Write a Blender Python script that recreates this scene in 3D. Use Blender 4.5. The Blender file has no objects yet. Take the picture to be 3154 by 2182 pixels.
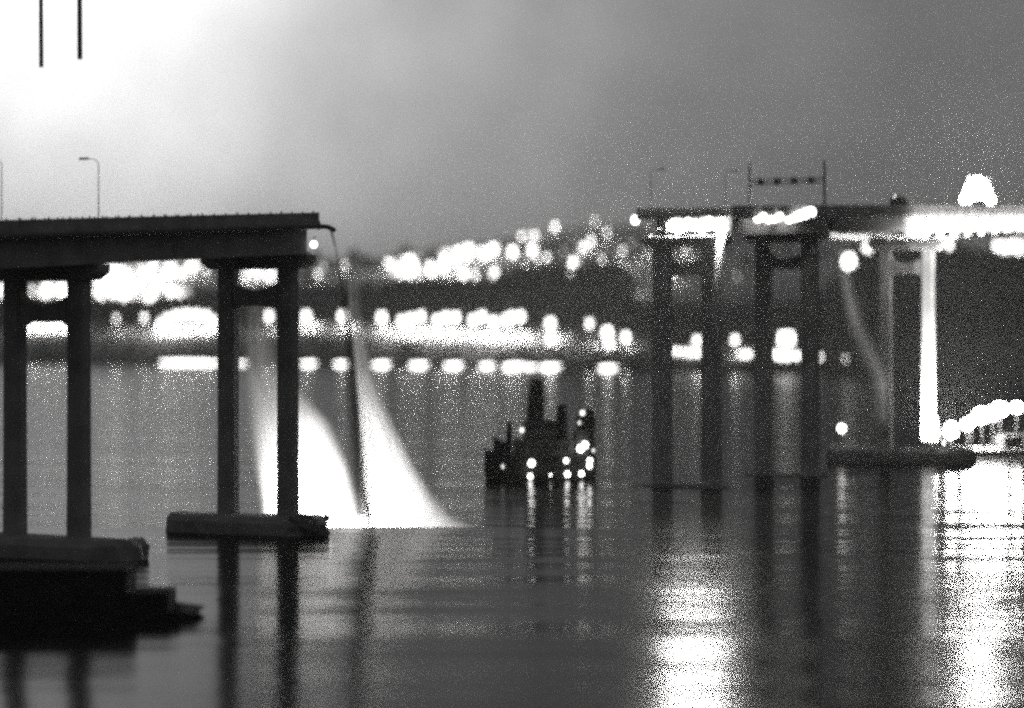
import bpy, bmesh, math, random
import numpy as np
from mathutils import Vector, Matrix

random.seed(7); RNG = np.random.default_rng(11)
SC = bpy.context.scene
COL = SC.collection

# ------------------------------------------------------------------ camera
CAM_H = 23.9          # camera height above the river
F = 8774.0            # focal length in photo pixels (3154 wide)
K = 3154.0 / 2307.0
cam_d = bpy.data.cameras.new("camera")
cam = bpy.data.objects.new("camera", cam_d); COL.objects.link(cam)
cam.location = (0, 0, CAM_H); cam.rotation_euler = (math.radians(90), 0, 0)
cam_d.sensor_width = 36.0; cam_d.lens = F / 3154.0 * 36.0
cam_d.shift_y = -41.0 / 3154.0
cam_d.clip_start = 1.0; cam_d.clip_end = 40000.0
cam_d.dof.use_dof = True; cam_d.dof.focus_distance = 352.0
cam_d.dof.aperture_fstop = 0.045; cam_d.dof.aperture_blades = 5; cam_d.dof.aperture_rotation = math.radians(20); cam_d.dof.aperture_ratio = 1.25
SC.camera = cam

# ------------------------------------------------------------------ night sky: low sky texture + glow of the lit overcast
W = bpy.data.worlds.new("World"); SC.world = W; W.use_nodes = True
nt = W.node_tree; nt.nodes.clear()
def N(tree, t, **kw):
    n = tree.nodes.new(t)
    for k, v in kw.items(): setattr(n, k, v)
    return n
out = N(nt, 'ShaderNodeOutputWorld'); bg = N(nt, 'ShaderNodeBackground')
sky = N(nt, 'ShaderNodeTexSky', sky_type='NISHITA', sun_disc=False)
sky.sun_elevation = math.radians(2.0); sky.sun_rotation = math.radians(-40.0)
bw = N(nt, 'ShaderNodeRGBToBW')
nt.links.new(sky.outputs[0], bw.inputs[0])
sk = N(nt, 'ShaderNodeMath', operation='MULTIPLY'); sk.inputs[1].default_value = 0.004
nt.links.new(bw.outputs[0], sk.inputs[0])
tc = N(nt, 'ShaderNodeTexCoord')
glow_dir = Vector((-0.180, 1.0, 0.145)).normalized()
dot = N(nt, 'ShaderNodeVectorMath', operation='DOT_PRODUCT'); dot.inputs[1].default_value = glow_dir
nt.links.new(tc.outputs['Generated'], dot.inputs[0])
cl = N(nt, 'ShaderNodeMath', operation='MINIMUM'); cl.inputs[1].default_value = 1.0
nt.links.new(dot.outputs['Value'], cl.inputs[0])
ac = N(nt, 'ShaderNodeMath', operation='ARCCOSINE'); nt.links.new(cl.outputs[0], ac.inputs[0])
dv = N(nt, 'ShaderNodeMath', operation='MULTIPLY'); dv.inputs[1].default_value = -1.0 / 0.091
nt.links.new(ac.outputs[0], dv.inputs[0])
ex = N(nt, 'ShaderNodeMath', operation='EXPONENT'); nt.links.new(dv.outputs[0], ex.inputs[0])
gl = N(nt, 'ShaderNodeMath', operation='MULTIPLY'); gl.inputs[1].default_value = 2.5
nt.links.new(ex.outputs[0], gl.inputs[0])
cn = N(nt, 'ShaderNodeTexNoise'); cn.inputs['Scale'].default_value = 13.0; cn.inputs['Detail'].default_value = 5.0
nt.links.new(tc.outputs['Generated'], cn.inputs['Vector'])
cm = N(nt, 'ShaderNodeMapRange'); cm.inputs[1].default_value = 0.25; cm.inputs[2].default_value = 0.75
cm.inputs[3].default_value = 0.72; cm.inputs[4].default_value = 1.28
nt.links.new(cn.outputs[0], cm.inputs[0])
bs = N(nt, 'ShaderNodeMath', operation='ADD'); bs.inputs[1].default_value = 0.082   # even night overcast
nt.links.new(gl.outputs[0], bs.inputs[0])
ad = N(nt, 'ShaderNodeMath', operation='ADD'); nt.links.new(bs.outputs[0], ad.inputs[0]); nt.links.new(sk.outputs[0], ad.inputs[1])
mu = N(nt, 'ShaderNodeMath', operation='MULTIPLY'); nt.links.new(ad.outputs[0], mu.inputs[0]); nt.links.new(cm.outputs[0], mu.inputs[1])
nt.links.new(mu.outputs[0], bg.inputs['Color']); bg.inputs['Strength'].default_value = 1.0
nt.links.new(bg.outputs[0], out.inputs[0])

# ------------------------------------------------------------------ exposure and render settings
SC.view_settings.view_transform = 'Standard'; SC.view_settings.look = 'None'
SC.view_settings.exposure = 0.0; SC.view_settings.gamma = 1.0
SC.render.engine = 'CYCLES'
SC.cycles.use_denoising = False          # the noise stays, like the grain of fast film
SC.cycles.use_adaptive_sampling = False
SC.cycles.pixel_filter_type = 'BLACKMAN_HARRIS'; SC.cycles.filter_width = 3.2
SC.cycles.max_bounces = 5; SC.cycles.volume_bounces = 1; SC.cycles.transparent_max_bounces = 24
SC.cycles.diffuse_bounces = 2; SC.cycles.glossy_bounces = 2
SC.cycles.sample_clamp_indirect = 3.0; SC.cycles.sample_clamp_direct = 70.0
SC.cycles.use_light_tree = True

# ------------------------------------------------------------------ materials
def mat(name, base, rough=0.8, noise=0.25, scale=0.6, spec=0.3, bump=0.0):
    m = bpy.data.materials.new(name); m.use_nodes = True
    t = m.node_tree; p = t.nodes['Principled BSDF']
    p.inputs['Roughness'].default_value = rough
    p.inputs['Specular IOR Level'].default_value = spec
    c = N(t, 'ShaderNodeTexCoord'); n = N(t, 'ShaderNodeTexNoise')
    n.inputs['Scale'].default_value = scale; n.inputs['Detail'].default_value = 6.0
    t.links.new(c.outputs['Object'], n.inputs['Vector'])
    r = N(t, 'ShaderNodeMapRange'); r.inputs[1].default_value = 0.3; r.inputs[2].default_value = 0.7
    r.inputs[3].default_value = base * (1 - noise); r.inputs[4].default_value = base * (1 + noise)
    t.links.new(n.outputs[0], r.inputs[0]); t.links.new(r.outputs[0], p.inputs['Base Color'])
    if bump:
        b = N(t, 'ShaderNodeBump'); b.inputs['Strength'].default_value = bump
        t.links.new(n.outputs[0], b.inputs['Height']); t.links.new(b.outputs[0], p.inputs['Normal'])
    return m
def emit(name, strength):
    m = bpy.data.materials.new(name); m.use_nodes = True
    t = m.node_tree; t.nodes.clear()
    o = N(t, 'ShaderNodeOutputMaterial'); e = N(t, 'ShaderNodeEmission')
    e.inputs['Color'].default_value = (1, 0.985, 0.96, 1); e.inputs['Strength'].default_value = strength
    t.links.new(e.outputs[0], o.inputs[0])
    return m
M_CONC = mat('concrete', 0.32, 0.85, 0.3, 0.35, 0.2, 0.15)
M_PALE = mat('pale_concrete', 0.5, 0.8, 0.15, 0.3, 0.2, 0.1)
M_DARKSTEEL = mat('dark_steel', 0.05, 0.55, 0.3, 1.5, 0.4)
M_STEEL = mat('grey_steel', 0.14, 0.5, 0.3, 1.5, 0.4)
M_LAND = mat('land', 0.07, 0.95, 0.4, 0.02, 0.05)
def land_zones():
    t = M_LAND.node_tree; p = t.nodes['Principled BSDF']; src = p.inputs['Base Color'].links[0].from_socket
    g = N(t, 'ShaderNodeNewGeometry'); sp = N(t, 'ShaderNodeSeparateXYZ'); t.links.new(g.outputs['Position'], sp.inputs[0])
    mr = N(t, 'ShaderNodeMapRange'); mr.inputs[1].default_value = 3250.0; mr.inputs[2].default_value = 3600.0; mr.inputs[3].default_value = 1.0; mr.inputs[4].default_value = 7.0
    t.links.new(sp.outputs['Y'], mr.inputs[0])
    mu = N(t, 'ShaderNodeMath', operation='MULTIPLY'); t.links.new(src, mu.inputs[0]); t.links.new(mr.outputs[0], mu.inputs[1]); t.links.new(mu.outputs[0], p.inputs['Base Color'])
land_zones()   # wooded bank in front; town hill painted paler to stand in for hazy glow
M_LEAF = mat('foliage', 0.05, 0.8, 0.4, 0.2, 0.1)
M_ROAD = mat('road', 0.12, 0.9, 0.3, 0.1, 0.1)
M_HULL = mat('black_hull', 0.02, 0.9, 0.4, 0.8, 0.1)
M_HOUSE = mat('dark_paint', 0.035, 0.5, 0.3, 0.8, 0.4)
M_VAN = mat('van_paint', 0.06, 0.3, 0.2, 2.0, 0.5)
M_RUBBER = mat('rubber', 0.02, 0.8, 0.2, 4.0, 0.2)
M_GLASS = mat('dark_glass', 0.01, 0.08, 0.2, 2.0, 0.6)
M_RUBBLE = mat('rubble', 0.16, 0.95, 0.4, 0.9, 0.1, 0.4)
E_SHORE = emit('shore_lamp_light', 6.5)
E_LENS = emit('added_road_lens_light', 3000.0)
E_REFL = emit('reflection_glow_light', 7.0)
E_TOWN = emit('town_lamp_light', 8.0)
E_DIM = emit('dim_town_light', 2.0)
E_WORK = emit('work_lamp_light', 8.0)
E_BOAT = emit('boat_lamp_light', 12.0)
E_BOATDIM = emit('boat_dim_light', 2.5)
E_FLOOD = emit('floodlight_light', 220.0)
E_HALL = emit('lit_hall_windows', 9.0)

# falling water: drops that pass and scatter light
M_SPRAY = bpy.data.materials.new('spray_drops'); M_SPRAY.use_nodes = True
t = M_SPRAY.node_tree; t.nodes.clear()
o_ = N(t, 'ShaderNodeOutputMaterial'); mx = N(t, 'ShaderNodeMixShader'); df = N(t, 'ShaderNodeBsdfDiffuse'); tl = N(t, 'ShaderNodeBsdfTranslucent')
df.inputs[0].default_value = (.85, .85, .85, 1); tl.inputs[0].default_value = (.85, .85, .85, 1); mx.inputs[0].default_value = 0.6
t.links.new(df.outputs[0], mx.inputs[1]); t.links.new(tl.outputs[0], mx.inputs[2]); t.links.new(mx.outputs[0], o_.inputs[0])

# river water
M_WATER = bpy.data.materials.new('river_water'); M_WATER.use_nodes = True
t = M_WATER.node_tree; p = t.nodes['Principled BSDF']
p.inputs['Base Color'].default_value = (.012, .012, .012, 1); p.inputs['IOR'].default_value = 1.07
p.inputs['Roughness'].default_value = 0.17
c = N(t, 'ShaderNodeTexCoord')
mp1 = N(t, 'ShaderNodeMapping'); mp1.inputs['Scale'].default_value = (0.007, 0.034, 0.03); t.links.new(c.outputs['Object'], mp1.inputs[0])
n1 = N(t, 'ShaderNodeTexNoise'); n1.inputs['Scale'].default_value = 1.0; n1.inputs['Detail'].default_value = 3.0
t.links.new(mp1.outputs[0], n1.inputs['Vector'])
mp2 = N(t, 'ShaderNodeMapping'); mp2.inputs['Scale'].default_value = (0.18, 0.45, 0.4); t.links.new(c.outputs['Object'], mp2.inputs[0])
n2 = N(t, 'ShaderNodeTexNoise'); n2.inputs['Scale'].default_value = 1.0; n2.inputs['Detail'].default_value = 2.0
t.links.new(mp2.outputs[0], n2.inputs['Vector'])
b1 = N(t, 'ShaderNodeBump'); b1.inputs['Strength'].default_value = 1.0; b1.inputs['Distance'].default_value = 1.0
b2 = N(t, 'ShaderNodeBump'); b2.inputs['Strength'].default_value = 1.0; b2.inputs['Distance'].default_value = 0.035
t.links.new(n1.outputs[0], b1.inputs['Height']); t.links.new(n2.outputs[0], b2.inputs['Height'])
t.links.new(b1.outputs[0], b2.inputs['Normal']); t.links.new(b2.outputs[0], p.inputs['Normal'])
rr = N(t, 'ShaderNodeMapRange'); rr.inputs[1].default_value = .3; rr.inputs[2].default_value = .7
rr.inputs[3].default_value = 0.85; rr.inputs[4].default_value = 1.15
t.links.new(n1.outputs[0], rr.inputs[0])
sx = N(t, 'ShaderNodeSeparateXYZ'); t.links.new(c.outputs['Object'], sx.inputs[0])
rd = N(t, 'ShaderNodeMapRange', interpolation_type='SMOOTHSTEP'); rd.inputs[1].default_value = 260.0; rd.inputs[2].default_value = 900.0   # wind ruffles the open river more
rd.inputs[3].default_value = 0.145; rd.inputs[4].default_value = 0.19
t.links.new(sx.outputs['Y'], rd.inputs[0])
rm = N(t, 'ShaderNodeMath', operation='MULTIPLY'); t.links.new(rr.outputs[0], rm.inputs[0]); t.links.new(rd.outputs[0], rm.inputs[1])
t.links.new(rm.outputs[0], p.inputs['Roughness'])
wd = N(t, 'ShaderNodeBsdfDiffuse'); wd.inputs[0].default_value = (.01, .01, .01, 1); wm = N(t, 'ShaderNodeMixShader'); wm.inputs[0].default_value = 0.42   # silty, ruffled water gives back only part of the light
wo_ = t.nodes['Material Output']; t.links.new(p.outputs[0], wm.inputs[1]); t.links.new(wd.outputs[0], wm.inputs[2]); t.links.new(wm.outputs[0], wo_.inputs['Surface'])

# haze over the river
M_HAZE = bpy.data.materials.new('haze_air'); M_HAZE.use_nodes = True
t = M_HAZE.node_tree; t.nodes.clear()
o_ = N(t, 'ShaderNodeOutputMaterial'); pv = N(t, 'ShaderNodeVolumePrincipled')
pv.inputs['Color'].default_value = (.95, .95, .95, 1); pv.inputs['Density'].default_value = 9.5e-5; pv.inputs['Anisotropy'].default_value = 0.25
t.links.new(pv.outputs[0], o_.inputs['Volume'])

# ------------------------------------------------------------------ helpers
def at(x, y, Y):
    """point seen at (x, y) of the 2307-pixel-wide photo, at distance Y"""
    return Vector(((x * K - 1577) / F * Y, Y, CAM_H - (y * K - 1050) / F * Y))
def link(name, mesh, m, parent=None, loc=None):
    o = bpy.data.objects.new(name, mesh); COL.objects.link(o)
    if m and not mesh.materials: mesh.materials.append(m)
    if parent: o.parent = parent
    if loc is not None: o.location = loc
    return o
def build(name, bm, m, parent=None, bevel=0.0):
    if bevel:
        bmesh.ops.bevel(bm, geom=bm.edges[:], offset=bevel, segments=1, affect='EDGES')
    bmesh.ops.recalc_face_normals(bm, faces=bm.faces)
    me = bpy.data.meshes.new(name); bm.to_mesh(me); bm.free()
    return link(name, me, m, parent)
def tag(o, label, cat, group=None):
    o['label'] = label; o['category'] = cat
    if group: o['group'] = group
    return o
def thing(name, label, cat, loc=(0, 0, 0), rz=0.0, group=None):
    o = bpy.data.objects.new(name, None); COL.objects.link(o)
    o.location = loc; o.rotation_euler = (0, 0, rz); o.empty_display_size = 1
    return tag(o, label, cat, group)
def box(bm, lo, hi, rot=0.0):
    vs = [bm.verts.new((x, y, z)) for x in (lo[0], hi[0]) for y in (lo[1], hi[1]) for z in (lo[2], hi[2])]
    for f in ((0, 1, 3, 2), (4, 6, 7, 5), (0, 4, 5, 1), (2, 3, 7, 6), (0, 2, 6, 4), (1, 5, 7, 3)):
        bm.faces.new([vs[i] for i in f])
    return vs
def bxo(name, lo, hi, m, parent=None, bevel=0.0):
    bm = bmesh.new(); box(bm, lo, hi); return build(name, bm, m, parent, bevel)
def tube(bm, pts, rad, seg=8, cap=True):
    rings = []
    pts = [Vector(q) for q in pts]
    for i, q in enumerate(pts):
        d = (pts[min(i + 1, len(pts) - 1)] - pts[max(i - 1, 0)]).normalized()
        u = d.orthogonal().normalized(); v = d.cross(u)
        if i and rings:
            pu = rings[-1][1]; u = (pu - d * pu.dot(d)).normalized(); v = d.cross(u)
        r = rad[i] if isinstance(rad, (list, tuple)) else rad
        rings.append(([bm.verts.new(q + (u * math.cos(a) + v * math.sin(a)) * r) for a in [2 * math.pi * k / seg for k in range(seg)]], u))
    for (a, _), (b, _) in zip(rings, rings[1:]):
        for k in range(seg): bm.faces.new((a[k], a[(k + 1) % seg], b[(k + 1) % seg], b[k]))
    if cap:
        bm.faces.new(rings[0][0][::-1]); bm.faces.new(rings[-1][0])
def tubeo(name, pts, rad, m, parent=None, seg=8):
    bm = bmesh.new(); tube(bm, pts, rad, seg); return build(name, bm, m, parent)
def prism(bm, poly, axis_fn, a, b):
    """polygon [(u, z)] extruded between a and b; axis_fn(u, t, z) -> point"""
    A = [bm.verts.new(axis_fn(u, a, z)) for u, z in poly]; B = [bm.verts.new(axis_fn(u, b, z)) for u, z in poly]
    n = len(poly)
    for i in range(n): bm.faces.new((A[i], A[(i + 1) % n], B[(i + 1) % n], B[i]))
    bm.faces.new(A[::-1]); bm.faces.new(B)
def ball_mesh(name, r, m, sx=1, sy=1, sz=1, sub=2):
    bm = bmesh.new(); bmesh.ops.create_icosphere(bm, subdivisions=sub, radius=r)
    for v in bm.verts: v.co.x *= sx; v.co.y *= sy; v.co.z *= sz
    for f in bm.faces: f.smooth = True
    me = bpy.data.meshes.new(name); bm.to_mesh(me); bm.free(); me.materials.append(m)
    return me
def pole_mesh(name, h, r, m, arm=0.0):
    bm = bmesh.new()
    if arm: tube(bm, [(0, 0, 0), (0, 0, h * .93), (arm * .3, 0, h * .985), (arm, 0, h)], [r, r * .7, r * .6, r * .5], 8)
    else: tube(bm, [(0, 0, 0), (0, 0, h)], [r, r * .7], 8)
    bmesh.ops.recalc_face_normals(bm, faces=bm.faces)
    me = bpy.data.meshes.new(name); bm.to_mesh(me); bm.free(); me.materials.append(m)
    return me
def interp(x, tab):
    return float(np.interp(x, [q[0] for q in tab], [q[1] for q in tab]))

ORD = ('first second third fourth fifth sixth seventh eighth ninth tenth eleventh twelfth thirteenth fourteenth fifteenth sixteenth seventeenth eighteenth nineteenth twentieth '
       'twenty-first twenty-second twenty-third twenty-fourth twenty-fifth twenty-sixth twenty-seventh twenty-eighth twenty-ninth thirtieth thirty-first thirty-second thirty-third thirty-fourth thirty-fifth').split()

# ------------------------------------------------------------------ the river
water = bmesh.new()
vs = [water.verts.new(q) for q in ((-9000, -600, 0), (9000, -600, 0), (9000, 14000, 0), (-9000, 14000, 0))]
water.faces.new(vs)
wo = build('river_water', water, M_WATER); wo['kind'] = 'structure'; wo['label'] = 'wide calm river with long smeared light reflections'

# ------------------------------------------------------------------ far shore, wooded ridge and town hill: one terrain sheet
SHORE = [(-3000, 815), (0, 820), (700, 826), (1100, 832), (1400, 838), (1600, 842), (1900, 848), (2307, 855), (5300, 900)]
ROADY = [(-3000, 745), (0, 747), (400, 756), (690, 748), (860, 760), (1240, 779), (1400, 787), (1570, 801), (1770, 808), (1905, 815), (2307, 822), (5300, 870)]
RIDGE = [(-3000, 690), (0, 694), (205, 696), (350, 700), (480, 674), (680, 668), (750, 664), (830, 674), (900, 650), (1000, 655), (1110, 653), (1160, 630),
         (1300, 626), (1400, 618), (1414, 690), (1440, 712), (1600, 722), (1780, 722), (1860, 700), (1920, 625), (1960, 575), (2000, 556), (2090, 552), (2150, 575), (2200, 598), (2307, 610), (3200, 590), (5300, 640)]
TOWN = [(-3000, 640), (-50, 596), (200, 586), (480, 584), (700, 590), (840, 580), (1000, 560), (1160, 536), (1250, 522), (1340, 510), (1440, 508), (1600, 518), (1800, 532),
        (2000, 545), (2307, 555), (3200, 560), (5300, 600)]
def xp(X, Y): return (X / Y * F + 1577) / K
def ys(x): return CAM_H * F / (K * interp(x, SHORE) - 1050)
def zof(ypx, Y): return CAM_H - (ypx * K - 1050) / F * Y
def profile(x):
    s = ys(x); r0 = s + 110; r1 = s + 134; rt = s + 560; v = s + 800; tt = 4700.0
    zr = zof(interp(x, ROADY), r0)
    zt = zof(interp(x, RIDGE), rt); zt2 = zof(interp(x, TOWN), tt)
    return [(s - 60, -6), (s - 2, -0.6), (s + 4, 1.6), (s + 60, max(zr * .55, 3)), (r0, zr), (r1, zr + .3), (r1 + 60, zr + 14), (rt - 120, zt - 10), (rt, zt - 5), (v, zt * .72), (v + 120, zt * .72),
            (tt, zt2), (tt + 500, zt2 * .9), (7000, 20), (9000, 5)]
_pc = {}
def terrain(X, Y):
    x = round(xp(X, Y) / 4) * 4
    if x not in _pc:
        pr = profile(x); _pc[x] = ([q[0] for q in pr], [q[1] for q in pr])
    a, b = _pc[x]
    w = math.sin(X * .013 + Y * .004) * 1.2 + math.sin(X * .031 - Y * .011) * .8
    k = min(max((Y - a[5]) / 150, 0), 1)
    return float(np.interp(Y, a, b)) + w * k
cols = [(-3000 + 60 * i) for i in range(50)] + [8 * i for i in range(290)] + [2320 + 60 * i for i in range(50)]
ts = []
bm = bmesh.new(); grid = []
for x in cols:
    s = ys(x); ylist = [s - 60, s - 2, s + 4, s + 30, s + 60, s + 90, s + 110, s + 134, s + 165, s + 194, s + 260, s + 330, s + 400, s + 440, s + 500, s + 560, s + 640, s + 800]
    y0 = s + 800
    ylist += [y0 + (4700 - y0) * k / 12 for k in range(1, 13)] + [4950, 5200, 6000, 7000, 9000]
    grid.append([bm.verts.new(((x * K - 1577) / F * Y, Y, terrain((x * K - 1577) / F * Y, Y))) for Y in ylist])
for a, b in zip(grid, grid[1:]):
    for i in range(len(a) - 1): bm.faces.new((a[i], b[i], b[i + 1], a[i + 1]))
for f in bm.faces: f.smooth = True
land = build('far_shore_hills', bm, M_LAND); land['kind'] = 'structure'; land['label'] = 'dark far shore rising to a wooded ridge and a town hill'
# waterfront road, a sheet on the bank
bm = bmesh.new(); prev = None
for x in range(-400, 2500, 20):
    s = ys(x); pr = profile(x); zr = pr[4][1]
    cur = []
    for Y in (s + 112, s + 132):
        X = (x * K - 1577) / F * Y; cur.append(bm.verts.new((X, Y, terrain(X, Y) + .9)))
    if prev: bm.faces.new((prev[0], cur[0], cur[1], prev[1]))
    prev = cur
ro = build('waterfront_road', bm, M_ROAD); ro['kind'] = 'structure'; ro['label'] = 'lamp-lit road along the far bank'
# pale retaining wall behind the lamps
def retaining(x0, x1, h, label):
    r = thing('retaining_wall', label, 'wall', ((0, 0, 0)))
    bm = bmesh.new(); bm2 = bmesh.new(); prev = None; prev2 = None
    for x in np.arange(x0, x1 + .1, 12):
        Y = ys(x) + 138; X = (x * K - 1577) / F * Y; z = terrain(X, Y - 3)
        q = [bm.verts.new((X, Y, z - 3)), bm.verts.new((X, Y + 4, z + h)), bm.verts.new((X, Y + 5.5, z + h)), bm.verts.new((X, Y + 5.5, z - 3))]
        q2 = [bm2.verts.new((X, Y + 3.4, z + h + .02)), bm2.verts.new((X, Y + 3.4, z + h + 1)), bm2.verts.new((X, Y + 5.9, z + h + 1)), bm2.verts.new((X, Y + 5.9, z + h + .02))]
        if prev:
            for k in range(4):
                bm.faces.new((prev[k], q[k], q[(k + 1) % 4], prev[(k + 1) % 4]))
                bm2.faces.new((prev2[k], q2[k], q2[(k + 1) % 4], prev2[(k + 1) % 4]))
        prev, prev2 = q, q2
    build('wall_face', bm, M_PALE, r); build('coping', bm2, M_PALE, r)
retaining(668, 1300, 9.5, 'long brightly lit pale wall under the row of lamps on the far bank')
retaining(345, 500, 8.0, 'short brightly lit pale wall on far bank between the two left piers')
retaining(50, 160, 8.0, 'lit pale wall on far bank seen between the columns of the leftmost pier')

# woodland on the ridge: leaf clumps spread through many crowns
def woodland():
    V = []
    for i in range(1700):
        x = random.uniform(-150, 2450); s = ys(x)
        u = random.random()
        if u < .55: Y = s + 560 + random.uniform(-40, 25); R = random.uniform(5.5, 11)
        elif u < .9: Y = s + random.uniform(215, 540); R = random.uniform(4, 8)
        elif u < .95: Y = s + random.uniform(20, 85); R = random.uniform(2, 4)
        else: Y = random.uniform(3700, 4650); R = random.uniform(6, 11)
        X = (x * K - 1577) / F * Y; z = terrain(X, Y)
        n = 70
        d = RNG.normal(size=(n, 3)); d /= np.linalg.norm(d, axis=1)[:, None]
        rr_ = R * RNG.uniform(.45, 1.08, (n, 1))
        c = np.array([X, Y, z + R * .9]) + d * rr_ * np.array([1, 1, .85])
        sz = R * RNG.uniform(.16, .34, (n, 1))
        a = RNG.normal(size=(n, 3)); a /= np.linalg.norm(a, axis=1)[:, None]
        b = np.cross(a, d); b /= (np.linalg.norm(b, axis=1)[:, None] + 1e-6)
        V.append(np.stack([c - a * sz - b * sz, c + a * sz - b * sz * .6, c + a * sz * .7 + b * sz, c - a * sz + b * sz * .8], 1).reshape(-1, 3))
    V = np.concatenate(V); nq = len(V) // 4
    me = bpy.data.meshes.new('woodland'); me.vertices.add(len(V)); me.vertices.foreach_set('co', V.ravel().astype(np.float32))
    me.loops.add(nq * 4); me.loops.foreach_set('vertex_index', np.arange(nq * 4, dtype=np.int32))
    me.polygons.add(nq); me.polygons.foreach_set('loop_start', np.arange(0, nq * 4, 4, dtype=np.int32)); me.polygons.foreach_set('loop_total', np.full(nq, 4, np.int32))
    me.update(); me.validate()
    o = link('woodland', me, M_LEAF); o['kind'] = 'stuff'; o['label'] = 'dark mass of trees along the ridge above the far bank'; o['category'] = 'woodland'
woodland()

# ------------------------------------------------------------------ the bridge
C_, S_ = 0.47, 0.8827
AX = Vector((C_, S_, 0)); NV = Vector((S_, -C_, 0))
P1 = Vector((-51.6, 316.0, 0)); SPAN = 42.67; COLD = 8.8
def ztop(L): return 37.4 + 0.0535 * L - 0.000025 * L * L
def BP(L, n, z): return P1 + AX * L + NV * n + Vector((0, 0, z))
def strip(bm, L0, L1, n0, n1, za, zb, step=8.0):
    """bar that follows the deck's grade; za, zb below the top line (zb may be a function of L)"""
    k = max(1, int(round((L1 - L0) / step))); prev = None
    for i in range(k + 1):
        L = L0 + (L1 - L0) * i / k; T = ztop(L)
        lo = zb(L) if callable(zb) else zb
        q = [bm.verts.new(BP(L, n0, T - za)), bm.verts.new(BP(L, n1, T - za)), bm.verts.new(BP(L, n1, T - lo)), bm.verts.new(BP(L, n0, T - lo))]
        if prev is None: bm.faces.new(q[::-1])
        else:
            for j in range(4): bm.faces.new((prev[j], prev[(j + 1) % 4], q[(j + 1) % 4], q[j]))
        prev = q
    bm.faces.new(prev)
def stripo(name, parent, m, *a):
    bm = bmesh.new(); strip(bm, *a); return build(name, bm, m, parent)
def deck_common(r, L0, L1, mslab=None):
    stripo('road_slab', r, M_CONC, L0, L1, -8.5, 8.5, 1.10, 1.62)
    for sgn in (-1, 1):
        stripo('edge_beam', r, M_CONC, L0, L1, sgn * 8.55 - .25, sgn * 8.55 + .25, 1.0, 2.05)
        par = stripo('parapet', r, M_CONC, L0, L1, sgn * 8.5 - .14, sgn * 8.5 + .14, 0.12, 1.0)
        stripo('handrail', par, M_STEEL, L0, L1, sgn * 8.5 - .18, sgn * 8.5 + .18, 0.0, 0.12)
def rail_posts(r, L0, L1):
    for sgn in (-1, 1):
        bm = bmesh.new()
        for L in np.arange(L0 + .4, L1 - .2, 2.4):
            q = BP(L, sgn * 8.5, ztop(L)); h = .22 + .06 * math.sin(L * 3.3)
            bmesh.ops.create_cube(bm, size=1.0, matrix=Matrix.Translation(q + Vector((0, 0, h / 2 - .02))) @ Matrix.Rotation(math.atan2(S_, C_), 4, 'Z') @ Matrix.Diagonal((.16, .12, h, 1)))
        o = build('rail_posts', bm, M_STEEL, r); o['kind'] = 'stuff'
left = thing('bridge_deck', 'dark broken bridge deck that ends above the second pier on the left', 'bridge deck')
LE = SPAN + .5
deck_common(left, -64, LE); rail_posts(left, -64, LE)
for n in (-6.9, -2.3, 2.3, 6.9):
    stripo('girder', left, M_CONC, -64, LE - .6 - random.random() * .5, n - .45, n + .45, 1.62, 5.05)
for L in (-30, -1, 13, 28, LE - 1.4):
    stripo('diaphragm', left, M_CONC, L, L + .5, -6.4, 6.4, 1.7, 4.5)
# broken water main sticking out of the deck end
def main_pipe(parent, L0, L1, n, drop, m, tip):
    pts = [BP(L, n, ztop(L) - drop) for L in np.linspace(L0, L1, 8)] + [BP(L1, n, ztop(L1) - drop) + d for d in tip]
    return tubeo('broken_water_main', pts, .30, m, parent, 10)
main_pipe(left, -64, LE, 9.35, 1.75, M_DARKSTEEL, [AX * .8 + Vector((0, 0, -.02)), AX * 1.5 + Vector((0, 0, -.15)), AX * 2.1 + NV * .2 + Vector((0, 0, -.4))])
for L in np.arange(-60, LE, 6.0):
    a = BP(L, 8.8, ztop(L) - 1.5)
    tubeo('pipe_bracket', [a, a + NV * .55 + Vector((0, 0, -.65))], .08, M_DARKSTEEL, left, 6)
for k in range(9):   # torn reinforcing bars at the break
    n = -8 + k * 2.0 + random.uniform(-.5, .5); z = ztop(LE) - random.choice((1.3, 1.5, 2.6, 3.4))
    if abs(n) > 7.6: z = ztop(LE) - 1.4
    a = BP(LE - .2, n, z)
    tubeo('torn_bar', [a, a + AX * random.uniform(.5, 1.1), a + AX * random.uniform(1.0, 1.7) + Vector((0, 0, -random.uniform(.2, 1.2)))], .05, M_DARKSTEEL, left, 5)

L3, L4, L5, L6 = 4 * SPAN, 5 * SPAN, 5 * SPAN + 61.0, 5 * SPAN + 61.0 + 94.5
right = thing('bridge_deck', 'bridge deck on the right, broken off at its near end and floodlit farther along', 'bridge deck')
RS = L3 - .8
deck_common(right, RS, 410); rail_posts(right, RS, 410)
LG = 250.5
for n in (-6.9, -2.3, 2.3, 6.9):
    g = stripo('girder', right, M_CONC, RS + 2.0 + random.random() * .5, LG, n - .45, n + .45, 1.62, 4.75)
stripo('shade_panel', right, M_DARKSTEEL, L3 + 44, LG, 7.6, 8.05, 2.05, 4.8)['label'] = 'added dark panel standing in for shade, ending where the floodlit girder begins'  # dark sheet added for the deck side that the floodlight leaves in shade
for L in (RS + 2.8, 185, 199, 228, 240):
    stripo('diaphragm', right, M_DARKSTEEL, L, L + .5, -6.4, 6.4, 1.7, 4.4)  # darker than on the left deck, so the lamplit end looks unlit
def hz(L):   # haunched main girder, deepest over the pier
    d = abs(L - L5)
    return 6.7 - min(d, 48) * .034
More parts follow.
